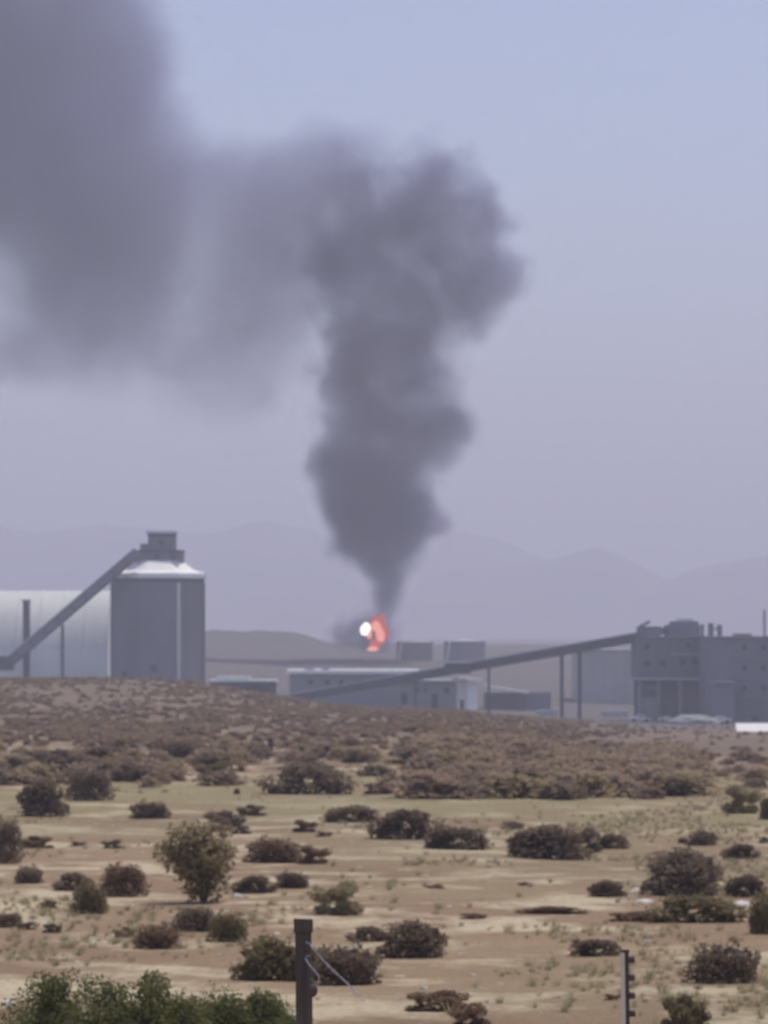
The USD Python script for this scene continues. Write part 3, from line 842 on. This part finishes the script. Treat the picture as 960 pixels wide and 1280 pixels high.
SHRUBS = [
    # far row
    (56, 1019, 62, 52, 'mound', 'dark', 'dark square-sided shrub on the far left, taller than the shrubs beside it'),
    (113, 1000, 62, 44, 'mound', 'grey', 'grey rounded shrub just right of the dark square-sided far-left shrub'),
    (187, 1021, 50, 27, 'mound', 'dark', 'lone dark dome shrub on pale sand between far-left shrubs and vase-shaped bush'),
    (384, 993, 118, 46, 'long', 'grey', 'wide grey shrub on yellow grass below the short dark marker post'),
    (22, 978, 52, 34, 'loose', 'grey', 'grey ragged shrub at the left edge above the dark square-sided one'),
    (70, 966, 62, 32, 'loose', 'grey', 'grey shrub directly above and behind the dark square-sided shrub'),
    (160, 980, 42, 24, 'loose', 'grey', 'small grey shrub behind the lone dark dome shrub'),
    (134, 954, 70, 24, 'long', 'grey', 'flat grey shrub before the pale streak in the far left scrub'),
    (228, 948, 70, 30, 'mound', 'grey', 'grey shrub with pale gap on its right in the far left scrub'),
    (288, 947, 42, 22, 'mound', 'grey', 'low dark-footed shrub left of the short dark marker post'),
    (270, 975, 52, 26, 'loose', 'olive', 'olive tufted shrub on yellow grass left of the wide grey shrub'),
    (316, 1018, 36, 16, 'loose', 'grey', 'small flat shrub right above the top of the vase-shaped bush'),
    (296, 994, 9, 9, 'mound', 'dark', 'tiny near-black round shrub on yellow grass'),
    (278, 1038, 52, 30, 'loose', 'grey', 'grey shrub against the upper right side of the vase-shaped bush'),
    (302, 1042, 28, 12, 'loose', 'dark', 'small dark shrub right of the vase-shaped bush on pale sand'),
    (438, 1028, 74, 24, 'long', 'grey', 'left end shrub of the long dark slanting thicket in the middle'),
    (508, 1049, 96, 42, 'long', 'dark', 'central and bulkiest shrub of the long dark slanting thicket'),
    (572, 1060, 84, 32, 'long', 'dark', 'right end shrub of the long dark slanting thicket'),
    (690, 1072, 104, 48, 'mound', 'dark', 'big dark peaked shrub on pale sand right of the slanting thicket'),
    (656, 1068, 46, 26, 'long', 'dark', 'low dark shrub against the left foot of the big peaked shrub'),
    (733, 1062, 44, 34, 'loose', 'dark', 'dark upright shrub against the right side of the big peaked shrub'),
    (766, 1058, 46, 22, 'long', 'dark', 'low dark shrub trailing farthest right from the big peaked shrub'),
    (640, 1036, 28, 12, 'loose', 'grey', 'small shrub between the slanting thicket and the big peaked shrub'),
    (380, 1040, 32, 18, 'loose', 'rust', 'small reddish shrub below the left end of the slanting thicket'),
    (404, 1046, 22, 8, 'loose', 'rust', 'tiny flat reddish shrub right of the small reddish one'),
    (342, 1080, 76, 38, 'mound', 'rust', 'brown dome shrub on pale ground right of the vase-shaped bush'),
    (390, 1082, 42, 26, 'loose', 'rust', 'ragged brown shrub touching the right side of the brown dome shrub'),
    (474, 994, 40, 18, 'loose', 'grey', 'small grey shrub right of the wide grey shrub on yellow grass'),
    (470, 972, 50, 16, 'long', 'grey', 'flat grey shrub at the upper right of the wide grey shrub'),
    # left middle
    (254, 1128, 100, 110, 'vase', 'soft_olive', 'tall olive vase-shaped bush on a narrow foot, left of centre'),
    (8, 1082, 44, 64, 'mound', 'grey', 'tall grey shrub cut by the left edge of the view'),
    (46, 1061, 44, 18, 'loose', 'rust', 'low brown shrub just right of the tall left-edge shrub'),
    (96, 1058, 22, 8, 'loose', 'rust', 'tiny flat brown shrub on bare sand at far left'),
    (142, 1062, 28, 13, 'loose', 'dark', 'small dark shrub alone on bare sand left of the vase-shaped bush'),
    (36, 1106, 36, 28, 'mound', 'grey', 'small grey shrub with dark foot below the tall left-edge shrub'),
    (92, 1113, 52, 26, 'long', 'dark', 'dark low shrub tucked behind the round olive ball-shaped shrub'),
    (112, 1141, 50, 48, 'mound', 'olive', 'round olive ball-shaped shrub at left'),
    (156, 1120, 62, 46, 'mound', 'rust', 'pale brown shrub behind the right side of the ball-shaped shrub'),
    (318, 1116, 58, 26, 'long', 'dark', 'dark flat shrub right of the vase-shaped bush foot'),
    (365, 1111, 46, 26, 'mound', 'dark', 'dark shrub with pointed top below the brown dome shrub'),
    (424, 1144, 68, 46, 'loose', 'pale', 'pale grey-green faded shrub above the slab-topped wooden post'),
    (10, 1157, 40, 22, 'mound', 'rust', 'brown shrub at the left edge, above the green bush'),
    (34, 1159, 24, 12, 'loose', 'dark', 'low dark shrub touching the brown left-edge shrub'),
    (62, 1134, 22, 12, 'loose', 'rust', 'very small brown shrub left of the ball-shaped shrub'),
    (64, 1162, 24, 14, 'loose', 'dark', 'small dark tuft on bare sand above the green bush'),
    (196, 1184, 58, 38, 'mound', 'rust', 'reddish brown dome shrub on bare sand above the green bush'),
    (160, 1168, 34, 16, 'loose', 'pale', 'faded thin shrub at the left shoulder of the reddish brown dome'),
    (243, 1162, 62, 34, 'mound', 'dark', 'dark shrub directly under the foot of the vase-shaped bush'),
    (285, 1175, 54, 46, 'mound', 'olive', 'olive shrub at the end of the row under the vase-shaped bush'),
    # around the posts
    (332, 1224, 92, 62, 'mound', 'olive', 'large olive shrub half hidden behind the left of the wooden post'),
    (432, 1232, 86, 62, 'mound', 'dark', 'large dark shrub right of the wooden post behind the loose wires'),
    (390, 1226, 60, 50, 'mound', 'olive', 'shrub right behind the wooden post, joining the two large ones'),
    (512, 1194, 86, 52, 'mound', 'dark', 'big dark flat-footed dome shrub alone on sand in the lower middle'),
    (460, 1176, 54, 22, 'long', 'dark', 'low dark shrub touching the left side of the lower-middle dome'),
    (746, 1194, 72, 25, 'long', 'dark', 'flat dark shrub behind the top of the thin studded post'),
    (548, 1266, 84, 30, 'loose', 'rust', 'straggly brown shrub at the bottom edge between the two posts'),
    (590, 1284, 52, 34, 'loose', 'rust', 'brown shrub cut by the bottom edge between the two posts'),
    (764, 1254, 22, 11, 'loose', 'rust', 'tiny brown shrub left of the thin studded post'),
    (852, 1290, 54, 50, 'loose', 'olive', 'pale olive shrub at the bottom edge right of the thin studded post'),
    (878, 1288, 22, 30, 'loose', 'dark', 'small dark shrub at the bottom edge beside the pale olive one'),
    # right
    (760, 1120, 48, 24, 'mound', 'dark', 'dark shrub beside a pale rock left of the big purple-grey shrub'),
    (850, 1118, 98, 66, 'mound', 'grey', 'big purple-grey round shrub at the right'),
    (868, 1152, 128, 38, 'long', 'olive', 'wide olive shrub at the foot of the big purple-grey shrub'),
    (930, 1120, 54, 32, 'long', 'dark', 'dark shrub on pale ground at the right edge, behind the tall edge shrub'),
    (958, 1168, 48, 66, 'mound', 'olive', 'tall olive shrub cut by the right edge of the view'),
    (905, 1228, 90, 62, 'mound', 'dark', 'large dark shrub with black foot at the lower right'),
    (876, 1054, 40, 22, 'mound', 'grey', 'small grey shrub above the big purple-grey shrub'),
    (854, 1052, 14, 10, 'mound', 'dark', 'tiny dark shrub just left of the small grey one at right'),
    (926, 1074, 52, 22, 'long', 'dark', 'flat dark shrub on yellow grass right of the big purple-grey shrub'),
    (956, 1052, 18, 10, 'loose', 'dark', 'tiny dark shrub at the right edge on yellow grass'),
    (925, 1018, 50, 40, 'loose', 'pale', 'faded pale thin shrub at far right end of the scrub belt'),
    (690, 1142, 90, 12, 'long', 'rust', 'low brown creeping shrub on open sand in the right middle'),
    (790, 1150, 60, 14, 'loose', 'rust', 'low brown creeping shrub left of the wide olive shrub'),
    (590, 1148, 34, 9, 'loose', 'rust', 'low creeping tuft right of the lower-middle dome shrub'),
    (655, 1107, 16, 6, 'loose', 'dark', 'tiny dark tuft at the end of the pale streak in the middle'),
    (545, 1112, 26, 7, 'loose', 'rust', 'tiny flat tuft on the pale streak in the middle'),
    (722, 1182, 20, 10, 'loose', 'dark', 'tiny dark tuft left of the flat shrub behind the studded post'),
    (745, 936, 46, 14, 'long', 'dark', 'isolated dark low shrub in the far scrub before the mill'),
    (522, 916, 42, 9, 'long', 'dark', 'thin dark shrub line in the far scrub below the grey annex'),
    (960, 1024, 22, 36, 'mound', 'olive', 'grey-green shrub at the right edge beside the scrub belt end'),
]
for s in SHRUBS:
    shrub(*s)

# leafy green bushes near the camera, at the bottom left
def green_bush(label, px, wpx, top, d, seed):
    x = (px - 480) / F * d
    z = float(ground_z(x, d))
    h = CAM_Z + (HOR - top) / F * d - z
    w = wpx / F * d
    t = thing('green_bush', label, 'bush', (x, d, z))
    r = np.random.default_rng(seed)
    cl = []
    for k in range(60):
        a, q = r.uniform(0, 2 * math.pi), math.sqrt(r.uniform(0, 1)) * .46
        cl.append((q * math.cos(a) * w, q * math.sin(a) * w * .7, h * r.uniform(.35, .90) * (1 - .55 * (q / .5) ** 3), r.uniform(.13, .24)))
    cl = np.array(cl)
    n = 24000
    pick = r.integers(0, len(cl), n)
    dd = r.normal(0, 1, (n, 3)); dd /= np.linalg.norm(dd, axis=1, keepdims=True)
    p = cl[pick, :3] + dd * (cl[pick, 3] * r.uniform(.2, 1.0, n) ** .45)[:, None]
    ok = p[:, 2] > .03
    obj('foliage', leaf_soup(r, p[ok], dd[ok] + [0, 0, .4], .020), 'leaf_green', t)
    for q in cl[::6]:
        e = q[:3] * [1, 1, .95]
        obj('stem', tube([(e[0] * .1, e[1] * .1, -.1), e * [.45, .45, .5] + [0, 0, .08], e], [.016, .011, .004], 5), 'bark', t)
    for k in range(10):                                            # shoots standing out of the crown
        q = cl[r.integers(0, len(cl))]
        e = q[:3] + [r.normal(0, .06), r.normal(0, .06), q[3] + r.uniform(.02, .10)]
        obj('shoot', tube([q[:3], (q[:3] + e) / 2 + [.01, 0, 0], e], [.005, .004, .002], 4), 'bark', t)

green_bush('leafy dark green bush, the bigger and taller one at the bottom left', 130, 270, 1204, 30, 5)
green_bush('lower leafy green bush between the bigger bush and the wooden post', 285, 190, 1238, 31.5, 6)

# ------------------------------------------------------------------ scrub that reads as one mass, dry grass, stones
def instancer(name, protos, material_names, pos, idx, scales, rot):
    p = numbered('/World/' + name)
    pi = UsdGeom.PointInstancer.Define(stage, p)
    targets = []
    for i, (m, mt) in enumerate(zip(protos, material_names)):
        q = f'{p}/clump' + (f'_{i:03d}' if i else '')
        usdkit.mesh(stage, q, m, L + mt)
        targets.append(q)
    pi.CreatePrototypesRel().SetTargets([Sdf.Path(q) for q in targets])
    pi.CreatePositionsAttr(Vt.Vec3fArray.FromNumpy(np.asarray(pos, np.float32)))
    pi.CreateProtoIndicesAttr(Vt.IntArray.FromNumpy(np.asarray(idx, np.int32)))
    pi.CreateScalesAttr(Vt.Vec3fArray.FromNumpy(np.asarray(scales, np.float32)))
    h = np.asarray(rot) / 2
    pi.CreateOrientationsAttr(Vt.QuathArray([Gf.Quath(float(math.cos(a)), 0, 0, float(math.sin(a))) for a in h]))
    return p

def belt(px, py):
    """How thickly scrub covers the ground seen at a pixel, and its height in metres."""
    n = meshkit.fbm(np.stack([px / 70, py / 9, 0 * px + 0.3], -1), 3, 9)
    den, h = np.zeros_like(px), np.full_like(px, .6)
    def put(where, d, hh):
        den[where], h[where] = np.broadcast_to(d, px.shape)[where], hh
    put(py < 985, np.where(n > .52, .22, .04), .6)
    put((px > 320) & (px < 470) & (py < 960), np.where(n > .45, .7, .15), .7)
    put((px < 320) & (py < 982), np.where(n > .47, .65, .12), .75)
    put((px > 505) & (px < 872) & (py < 1000), np.where((n > .40) | (py > 970), .9, .2), .9)
    put(py < 934, np.where(n > .47, .95, .40), .36)
    edge = 735 + 130 * (meshkit.fbm(np.stack([px / 60, py / 7, 0 * px + 4.4], -1), 3, 61) - .5) + 2.0 * (906 - py)
    put((py < 940) & (px > edge) & (py > 880), np.where(n > .56, .35, .05), .36)
    px_m, py_m = 338.0, 944.0
    put((np.abs(px - px_m) < 16) & (py > 936) & (py < 965), 0.0, .3)
    den = den * np.clip(2.6 * meshkit.fbm(np.stack([px / 150, py / 16, 0 * px + 8.8], -1), 3, 71) - .55, .15, 1.0)
    return den, h

r = np.random.default_rng(12)
N = 30000
d = np.where(r.random(N) < .75, r.uniform(108, 470, N), r.uniform(450, 640, N))
px = r.uniform(-150, 1110, N)
x = (px - 480) / F * d
py = HOR + (CAM_Z - smooth_z(x, d)) * F / d
den, hh = belt(px, py)
keep = r.random(N) < den * .75 * np.minimum(1, d / 230)
h = hh * r.uniform(.5, 1.15, N)
w = h * r.uniform(1.5, 3.6, N)
pos, sc = np.stack([x, d, 0 * d], -1)[keep], np.stack([w, w * .8, h], -1)[keep]
ro, ix = r.uniform(0, 6.28, N)[keep], r.choice(5, N, p=[.40, .15, .2, .15, .10])[keep]
pos[:, 2] = ground_z(pos[:, 0], pos[:, 1]) - .03
protos = [shrub_mesh(51, 'mound', 520, .075)[0], shrub_mesh(52, 'mound', 520, .075)[0], shrub_mesh(53, 'loose', 480, .075)[0], shrub_mesh(54, 'mound', 520, .075)[0], shrub_mesh(55, 'long', 520, .075)[0]]
p = instancer('scrub', protos, ['leaf_scrub', 'leaf_grey', 'leaf_scrub', 'leaf_scrub_olive', 'leaf_grey'], pos, ix, sc, ro)
tag(p, 'belt of low grey-brown scrub covering the plain before the works', 'scrub', kind='stuff')

def tuft(seed, n=26):
    r = np.random.default_rng(seed)
    v, f = [], []
    for k in range(n):
        a = r.uniform(0, 6.28); q = r.uniform(0, .22)
        b = np.array([q * math.cos(a), q * math.sin(a), 0])
        tip = b + np.array([math.cos(a) * r.uniform(.05, .45), math.sin(a) * r.uniform(.05, .45), r.uniform(.35, 1.0)])
        s = np.array([-math.sin(a), math.cos(a), 0]) * .03
        v += [b - s, b + s, tip]
        f.append([3 * k, 3 * k + 1, 3 * k + 2])
    return np.array(v), np.array(f)

N = 40000
d = np.exp(r.uniform(math.log(34), math.log(210), N))
x = (r.uniform(-120, 1080, N) - 480) / F * d
n = meshkit.fbm(np.stack([x / 4.0, d / 9.0, 0 * d + 1.7], -1), 3, 31)
keep = r.random(N) < np.clip((n - .50) * 5, 0.01, .6) * np.clip((d - 30) / 60, .15, 1)
h = r.uniform(.06, .20, N)
pos, sc = np.stack([x, d, 0 * d], -1)[keep], np.stack([h * 1.6, h * 1.6, h], -1)[keep]
ro, ix = r.uniform(0, 6.28, N)[keep], r.integers(0, 3, N)[keep]
pos[:, 2] = ground_z(pos[:, 0], pos[:, 1]) - .01
p = instancer('dry_grass', [tuft(1), tuft(2), tuft(3)], ['straw', 'straw', 'leaf_pale'], pos, ix, sc, ro)
tag(p, 'short dry straw-coloured grass in patches over the sand', 'grass', kind='stuff')

def stone(label, px, py, wpx, hpx, seed):
    g = on_ground(px, py)
    s = g[1] / F
    m = trimesh.creation.icosphere(3, 1.0)
    v = m.vertices * (0.7 + .6 * meshkit.fbm(m.vertices * 1.6 + seed * 3.1, 3, seed))[:, None]
    v = v * np.array([wpx * s / 2, wpx * s / 2.6, hpx * s * .7])
    v[:, 2] = np.maximum(v[:, 2], -.05)
    tag(obj('pale_rock', trimesh.Trimesh(v + g, m.faces, process=False), 'pale_rock', None, 35), label, 'rock', 'pale rocks lying on the sand')

stone('pale rock just right of the dark shrub left of the purple-grey one', 796, 1114, 15, 7, 1)
stone('pale flat rock a step in front of the upper pale rock at right', 806, 1126, 22, 6, 2)
stone('bright pale rock at the foot of the dark shrub by the vase bush', 296, 1121, 12, 7, 3)
stone('bright pale rock at the left edge beside the green bush', 10, 1252, 15, 10, 4)
stone('broad pale rock near the right edge under the dark shrub', 928, 1131, 26, 9, 5)
stone('small pale rock above the large olive shrub by the wooden post', 346, 1166, 9, 5, 6)

r = np.random.default_rng(5)
peb = trimesh.creation.icosphere(1, 1.0)
peb.vertices *= (0.75 + .5 * r.random(len(peb.vertices)))[:, None] * [1, .8, .5]
N = 600
d = np.exp(r.uniform(math.log(34), math.log(130), N))
x = (r.uniform(-100, 1060, N) - 480) / F * d
h = .02 + .05 * r.random(N) ** 3
pos, sc, ro = np.stack([x, d, ground_z(x, d)], -1), np.stack([h * 1.3, h * 1.3, h], -1), r.uniform(0, 6.28, N)
p = instancer('pebbles', [(peb.vertices, peb.faces)], ['pebble_stone'], pos, [0] * len(pos), sc, ro)
tag(p, 'small pale stones strewn over the sand', 'pebbles', kind='stuff')

# ------------------------------------------------------------------ posts
def wooden_post():
    d = 25.0
    top = W(378.5, 1150, d)
    gz = float(ground_z(top[0], d))
    h = top[2] - gz
    t = thing('wooden_post', 'dark weathered wooden fence post with thick square top', 'fence post', (top[0], d, gz))
    r = np.random.default_rng(8)
    v, n, rows = [], 14, 26
    for i in range(rows):
        z = -.4 + (h - .075 + .4) * i / (rows - 1)
        for k in range(n):
            a = 2 * math.pi * k / n
            e = .056 * (1 / max(abs(math.cos(a)), abs(math.sin(a)))) ** .55
            e *= 1 + .10 * (meshkit.fbm(np.array([math.cos(a) * 2, math.sin(a) * 2, z * 1.2]), 3, 4) - .5) * 2
            v.append((e * math.cos(a) + .012 * math.sin(z * 2.1), e * .9 * math.sin(a), z))
    i = np.arange(rows * n).reshape(rows, n)
    q = np.stack([i[:-1], np.roll(i, -1, 1)[:-1], np.roll(i, -1, 1)[1:], i[1:]], -1).reshape(-1, 4)
    f = np.vstack([q[:, [0, 1, 2]], q[:, [0, 2, 3]], [[i[-1, 0], i[-1, k], i[-1, k + 1]] for k in range(1, n - 1)]])
    obj('post_shaft', trimesh.Trimesh(np.array(v), f, process=False), 'weathered_wood', t, 50)
    cap = trimesh.creation.box([.128, .118, .085])
    cap = cap.subdivide().subdivide()
    cv = cap.vertices + .010 * (np.stack([meshkit.noise(cap.vertices * 22 + k * 9, k) for k in range(3)], -1) - .5)
    obj('post_head', trimesh.Trimesh(cv + [.004, 0, h - .036], cap.faces, process=False), 'weathered_wood', t)
    obj('knot', trimesh.Trimesh(trimesh.creation.icosphere(2, 1).vertices * [.045, .04, .05] + [.058, -.01, h - .48], trimesh.creation.icosphere(2, 1).faces, process=False), 'weathered_wood', t, True)
    for z in (h - .15, h - .24):
        st = tube([(.02, -.056, z), (.025, -.075, z), (.045, -.075, z), (.05, -.05, z)], .003, 5)
        obj('staple', st, 'wire_steel', t)
    # loose wires
    def wire(label, pts):
        w = np.array([[(x - 378.5) / F * d, y0, (1150 - y) / F * d + h] for x, y, y0 in pts])
        from scipy.interpolate import CubicSpline
        k = np.linspace(0, 1, len(w))
        c = CubicSpline(k, w)(np.linspace(0, 1, 40))
        tw = thing('loose_wire', label, 'wire', (top[0], d, gz))
        ph = np.linspace(0, 60, 40)
        off = np.stack([np.cos(ph), 0 * ph, np.sin(ph)], -1) * .0035
        obj('strand', tube(c + off, .0032, 5), 'wire_steel', tw)
        obj('strand', tube(c - off, .0032, 5), 'wire_steel', tw)
        return c
    wire('longer loose fence wire sagging down right from the wooden post', [(383, 1176, -.062), (390, 1182, -.08), (402, 1196, -.09), (418, 1212, -.12), (436, 1228, -.16), (446, 1240, -.2)])
    wire('short curled wire end hanging close beside the wooden post', [(382, 1196, -.062), (386, 1203, -.085), (392, 1210, -.1), (398, 1217, -.11), (399, 1224, -.10), (396, 1230, -.09)])

wooden_post()

def studded_post():
    d = 26.0
    top = W(786, 1190, d)
    gz = float(ground_z(top[0], d))
    h = top[2] - gz
    t = thing('studded_post', 'thin steel fence post with pale edge and a row of studs', 'fence post', (top[0], d, gz), rz=0)
    s = d / F
    lean = trimesh.transformations.rotation_matrix(math.radians(-.9), [0, 1, 0], [0, 0, 0])
    def add(name, m, mt):
        m.apply_transform(lean)
        obj(name, m, mt, t)
    add('web', box(-.011, .017, -.018, .018, -.4, h), 'post_steel')
    add('flange', box(-.040, -.012, -.024, .020, -.4, h - .004), 'post_lit_face')  # sunlit left edge, painted by its pale colour
    for k in range(9):
        z = h - .055 - .128 * k
        st = trimesh.creation.cylinder(.023, .05, sections=10)
        st.apply_transform(trimesh.transformations.rotation_matrix(math.pi / 2, [0, 1, 0]))
        st.apply_translation([.034, 0, z])
        add('stud', st, 'post_steel')
    add('post_cap', box(-.036, .022, -.026, .026, h + .001, h + .016), 'post_steel')

studded_post()

t = thing('marker_post', 'short dark marker post standing alone in the far scrub left of centre', 'post')
g = on_ground(338, 944)
s = g[1] / F
obj('post_shaft', box(g[0] - 3 * s, g[0] + 3 * s, g[1] - .12, g[1] + .12, g[2] - .3, g[2] + 20 * s), 'dark_steel', t)
obj('post_cap', box(g[0] - 3.6 * s, g[0] + 3.6 * s, g[1] - .15, g[1] + .15, g[2] + 20 * s + .002, g[2] + 22 * s), 'dark_steel', t)

# ------------------------------------------------------------------ haze
mat('haze', {'v': ('principled_volume', {'color': HAZE_COLOR, 'density': HAZE_DENSITY, 'anisotropy': 0.0})}, volume='v.volume')
obj('haze', box(-4600, 4600, -420, 9700, CAM_Z - 19.5, 330), 'haze')
tag('/World/haze', kind='stuff')
